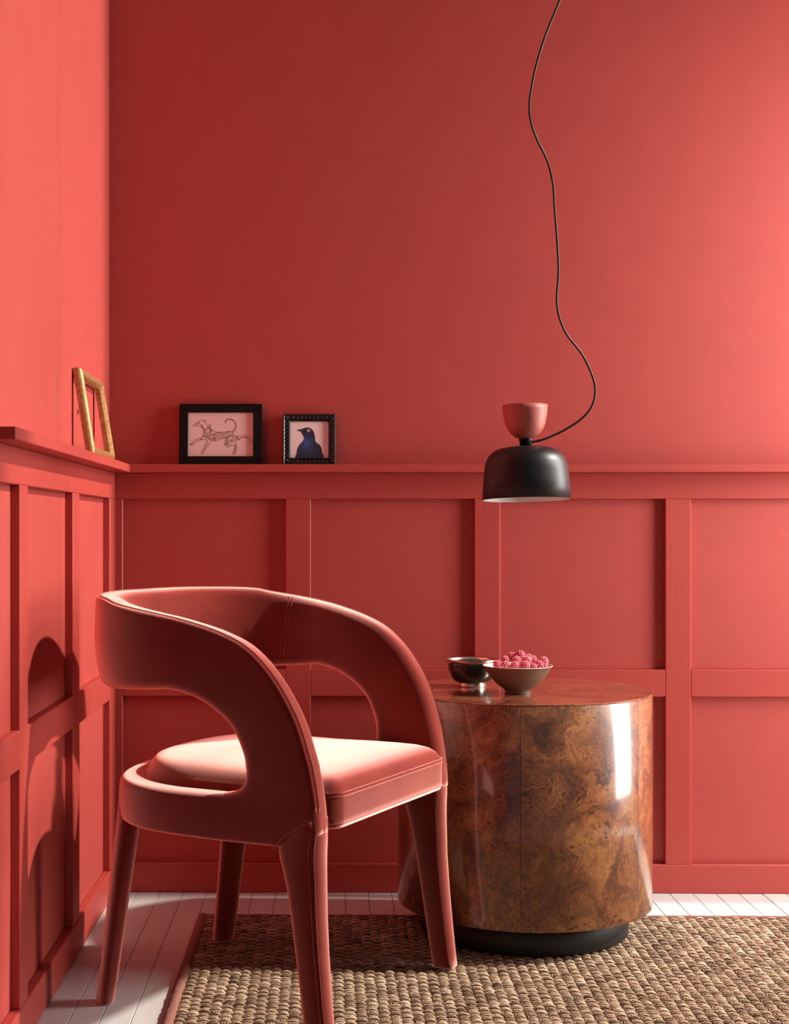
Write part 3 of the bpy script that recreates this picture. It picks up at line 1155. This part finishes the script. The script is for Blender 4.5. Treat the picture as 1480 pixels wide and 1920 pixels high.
def ribbon(polys, width, y, mat, name, parent):
    """flat ink lines on paper (local XZ), each polyline a strip"""
    V, Fc = [], []
    for pts in polys:
        P = [Vector(p) for p in pts]
        n0 = len(V)
        for i, p in enumerate(P):
            t = P[min(i + 1, len(P) - 1)] - P[max(i - 1, 0)]
            if t.length < 1e-9:
                t = Vector((1, 0))
            t.normalize()
            nrm = Vector((-t.y, t.x)) * width / 2
            for q in (p + nrm, p - nrm):
                V.append((q.x, y, q.y))
        for i in range(len(P) - 1):
            Fc.append((n0 + 2 * i, n0 + 2 * i + 1, n0 + 2 * i + 3, n0 + 2 * i + 2))
    return mesh_obj(name, V, Fc, mat, parent)

# dog drawing
DW, DH, DD = 0.2055, 0.153, 0.016
lean = math.radians(5)
dogf = thing('framed_drawing', 'plain black frame with a line drawing of a running dog, on the ledge', 'picture frame', (-0.2737, 3.634, ZS1), rot=(-lean, 0, 0))
frame_sides(dogf, DW, DH, 0.0215, DD, M_FRAME)
pw, ph = DW - 0.040, DH - 0.040
pa = box('paper', (-pw / 2, 0.0060, 0.020), (pw / 2, 0.0075, 0.020 + ph), M_PAPER, dogf, bevel=0, origin=(0, 0, 0))
pa.location = (0, 0, 0)
box('backing_board', (-DW / 2 + 0.01, 0.010, 0.01), (DW / 2 - 0.01, 0.0145, DH - 0.01), M_DUST, dogf, bevel=0, origin=(0, 0, 0)).location = (0, 0, 0)
# map the drawing's own grid (1480 x 1132 over 0.2215 m wide) on to the paper
def dg(x, y):
    return ((x - 735) * 0.0001512, (1052 - y) * 0.0001512 * 1.0)
def dl(pts, n=5):
    return [(p.x, p.y) for p in catmull([(*dg(*q), 0) for q in pts], n)]
lines = [
    dl([(280, 392), (330, 365), (372, 330), (430, 312), (452, 300), (495, 308), (470, 335), (440, 330)]),      # brow and ear
    dl([(280, 392), (300, 405), (340, 400), (385, 408), (420, 420), (450, 450), (462, 500), (455, 550), (435, 590)]),  # jaw, throat, chest
    dl([(330, 375), (350, 385), (340, 405)]),
    dl([(360, 360), (378, 352), (390, 362), (376, 372), (360, 360)]),
    dl([(495, 310), (480, 340), (505, 360), (515, 395), (545, 425), (580, 460), (640, 495), (720, 508), (800, 502), (870, 490), (920, 505), (960, 540), (1000, 575), (1050, 568), (1100, 552), (1160, 572), (1220, 600), (1255, 640), (1245, 672), (1225, 655), (1205, 622), (1150, 594), (1095, 588), (1060, 615), (1020, 640), (960, 650), (915, 668)]),
    dl([(420, 370), (440, 410), (470, 450), (530, 430), (555, 405)]),
    dl([(410, 380), (432, 425), (465, 465), (535, 445)]),
    dl([(545, 400), (560, 382), (577, 398), (562, 416), (545, 400)]),
    dl([(435, 590), (380, 612), (320, 630), (280, 675), (235, 712), (260, 725), (300, 700), (345, 655), (400, 640), (470, 628), (520, 640)]),
    dl([(520, 640), (490, 720), (455, 800), (420, 850), (450, 856), (490, 800), (530, 730), (570, 665)]),
    dl([(570, 645), (640, 655), (720, 632), (800, 602), (830, 590)]),
    dl([(830, 590), (815, 650), (806, 710), (840, 750), (880, 752), (925, 725), (960, 722), (985, 760), (970, 820), (935, 865), (965, 878), (995, 820), (1000, 740), (990, 690), (950, 672)]),
    dl([(915, 505), (955, 470), (980, 400), (960, 340), (920, 302), (870, 296), (830, 315), (820, 358)]),
    dl([(935, 512), (975, 470), (996, 400), (972, 330), (925, 292), (870, 285), (825, 305), (814, 350)]),
]
def spiral(cx, cy, r, turns=1.6, ph=0.0, sg=1):
    pts = []
    for k in range(17):
        t = k / 16
        a = ph + sg * 2 * PI * turns * t
        rr = r * (1 - 0.8 * t)
        pts.append(dg(cx + rr * math.cos(a), cy + rr * math.sin(a)))
    return pts
for (cx, cy, r) in ((490, 505, 34), (475, 575, 34), (550, 540, 42), (525, 600, 32), (590, 610, 36), (580, 490, 26), (640, 620, 30), (870, 520, 36), (920, 560, 24), (965, 600, 44), (1025, 605, 28),
                    (850, 600, 24), (850, 650, 28), (880, 700, 40), (835, 705, 26), (915, 640, 22), (560, 450, 18), (880, 575, 20), (610, 550, 26)):
    lines.append(spiral(cx, cy, r, ph=random.uniform(0, 6), sg=random.choice((-1, 1))))
for x in range(640, 840, 26):
    lines.append(dl([(x + 14, 512), (x - 10, 530), (x - 8, 560), (x + 8, 572)], 3))
    lines.append(dl([(x - 4, 580), (x - 12, 605), (x - 2, 632 - (x - 640) * 0.17)], 3))
for (a, b, n) in (((400, 622), (440, 618), 3), ((530, 660), (450, 820), 7), ((985, 700), (960, 850), 7), ((1060, 590), (1200, 605), 6), ((280, 690), (250, 715), 2)):
    for k in range(n):
        t = (k + 0.5) / n
        x, y = a[0] + (b[0] - a[0]) * t, a[1] + (b[1] - a[1]) * t
        lines.append([dg(x - 10, y - 8), dg(x + 8, y + 7)])
ribbon(lines, 0.00085, 0.0056, M_INK, 'drawing', dogf)['label'] = 'dark ink line drawing of a running dog filled with scrolls'

# bird portrait in carved frame
BW, BH = 0.1322, 0.1275
birdf = thing('carved_frame', 'small square carved black frame with a blue bird portrait, on the ledge', 'picture frame', (-0.0529, 3.633, ZS1), rot=(-lean, 0, 0))
frame_sides(birdf, BW, BH, 0.0185, 0.018, M_ORN, prof=[(0, 0.004), (0.003, 0.0005), (0.006, 0.003), (0.0125, 0.005), (0.0150, 0.0015), (0.0185, 0.006), (0.0185, 0.018), (0, 0.018)], bevel=0.0005)


def carve():
    bm = bmesh.new()
    def leaf(x, z, a, r):
        m = Matrix.Translation((x, 0.0036, z)) @ Matrix.Rotation(a, 4, 'Y') @ Matrix.Diagonal((1.9, 0.9, 0.8, 1))
        bmesh.ops.create_icosphere(bm, subdivisions=1, radius=r, matrix=m)
    n = 11
    c = 0.0094
    for k in range(n):
        t = (k + 0.5) / n
        x = -BW / 2 + c + (BW - 2 * c) * t
        z = c + (BH - 2 * c) * t
        s = 1 if k % 2 else -1
        leaf(x, c, 0.7 * s, 0.0030)
        leaf(x, BH - c, -0.7 * s, 0.0030)
        leaf(-BW / 2 + c, z, 0.9, 0.0032)
        leaf(BW / 2 - c, z, -0.7 * s, 0.0030)
    for sx in (-1, 1):
        for zz in (c, BH - c):
            leaf(sx * (BW / 2 - c), zz, 0.78 * sx, 0.0042)
    o = bm_obj('carving', bm, M_ORN, birdf, True)
    o['kind'] = 'stuff'
    return o

carve()
pw, ph = BW - 0.036, BH - 0.036
box('paper', (-pw / 2, 0.0085, 0.018), (pw / 2, 0.0098, 0.018 + ph), M_PAPER2, birdf, bevel=0, origin=(0, 0, 0)).location = (0, 0, 0)
box('backing_board', (-BW / 2 + 0.01, 0.0118, 0.01), (BW / 2 - 0.01, 0.0165, BH - 0.01), M_DUST, birdf, bevel=0, origin=(0, 0, 0)).location = (0, 0, 0)
def bg_(x, y):
    # drawing grid: paper spans x 308..1170, y 305..1122
    return ((x - 739) * (pw / 862), 0.018 + (1122 - y) * (ph / 817))
def poly(pts, y, mat, name, lab=None, n=4):
    P = [(p.x, p.y) for p in catmull([(*bg_(*q), 0) for q in pts], n)]
    o = mesh_obj(name, [(a, y, b) for a, b in P], [tuple(range(len(P)))], mat, birdf)
    if lab:
        o['label'] = lab
    return o

def bird_mat():
    m, nt, b = new_mat('bird_print')
    tc = node(nt, 'ShaderNodeTexCoord')
    mp = node(nt, 'ShaderNodeMapping')
    mp.inputs['Location'].default_value = (0.0075, 0, -0.0545)
    mp.inputs['Scale'].default_value = (1, 0, 1)
    nt.links.new(tc.outputs['Object'], mp.inputs['Vector'])
    ln = node(nt, 'ShaderNodeVectorMath', operation='LENGTH')
    nt.links.new(mp.outputs[0], ln.inputs[0])
    nz = node(nt, 'ShaderNodeTexNoise', Scale=160.0, Detail=4.0)
    nt.links.new(tc.outputs['Object'], nz.inputs['Vector'])
    ma = node(nt, 'ShaderNodeMath', operation='MULTIPLY_ADD')
    nt.links.new(nz.outputs['Fac'], ma.inputs[0])
    ma.inputs[1].default_value = 0.012
    nt.links.new(ln.outputs['Value'], ma.inputs[2])
    mr = node(nt, 'ShaderNodeMapRange')
    mr.inputs['From Min'].default_value = 0.006
    mr.inputs['From Max'].default_value = 0.032
    nt.links.new(ma.outputs[0], mr.inputs['Value'])
    r = ramp(nt, [(0.0, (0.035, 0.10, 0.34)), (0.45, (0.025, 0.045, 0.13)), (1.0, (0.018, 0.022, 0.05))])
    nt.links.new(mr.outputs[0], r.inputs['Fac'])
    nt.links.new(r.outputs[0], b.inputs['Base Color'])
    b.inputs['Roughness'].default_value = 0.7
    return m

poly([(575, 475), (640, 450), (710, 440), (770, 460), (830, 520), (860, 610), (872, 700), (888, 770), (960, 820), (1010, 900), (1027, 1010), (1027, 1121), (472, 1121), (460, 1030), (475, 930), (515, 840), (580, 770), (625, 690), (600, 620), (570, 560), (545, 525)],
     0.0081, bird_mat(), 'bird', 'dark blue bird with a bright blue breast')
poly([(582, 474), (520, 482), (462, 510), (500, 520), (548, 527), (575, 505)], 0.0080, simple('beak_print', (0.05, 0.04, 0.045), 0.7), 'beak', n=2)
def ring_poly(cx, cy, r):
    return [(cx + r * math.cos(2 * PI * k / 14), cy + r * math.sin(2 * PI * k / 14)) for k in range(14)]
poly(ring_poly(722, 510, 36), 0.0079, simple('eye_ring_print', (0.75, 0.22, 0.12), 0.7), 'eye', 'orange red eye ring', 1)
poly(ring_poly(722, 510, 26), 0.0078, simple('eye_light_print', (0.85, 0.60, 0.50), 0.7), 'eye', None, 1)
poly(ring_poly(722, 508, 14), 0.0077, simple('eye_dark_print', (0.02, 0.015, 0.015), 0.7), 'eye', None, 1)

# empty gold frame leaning on the left wall
GW, GH = 0.300, 0.190
gl = math.atan2(0.030, 0.187)
goldf = thing('gold_frame', 'empty gilded wooden picture frame leaning on the left wall', 'picture frame', (XL + 0.051, 3.283, ZS1 + 0.0002))
goldf.rotation_euler = (Matrix.Rotation(PI / 2, 4, 'Z') @ Matrix.Rotation(-gl, 4, 'X')).to_euler()
frame_sides(goldf, GW, GH, 0.020, 0.020, M_GOLD, prof=[(0.002, 0.004), (0.006, 0.0006), (0.011, 0.0), (0.016, 0.0018), (0.020, 0.008), (0.020, 0.020), (0.0, 0.020), (0.0, 0.009)], bevel=0.0008)
hk = []
for k in range(18):
    a = 2 * PI * k / 18
    hk.append((-GW / 2 - 0.003 + 0.0045 * math.cos(a), 0.0225, 0.095 + 0.0048 * math.sin(a)))
tube('hook', hk, 0.0011, M_BRASS, goldf, 6, closed=True)
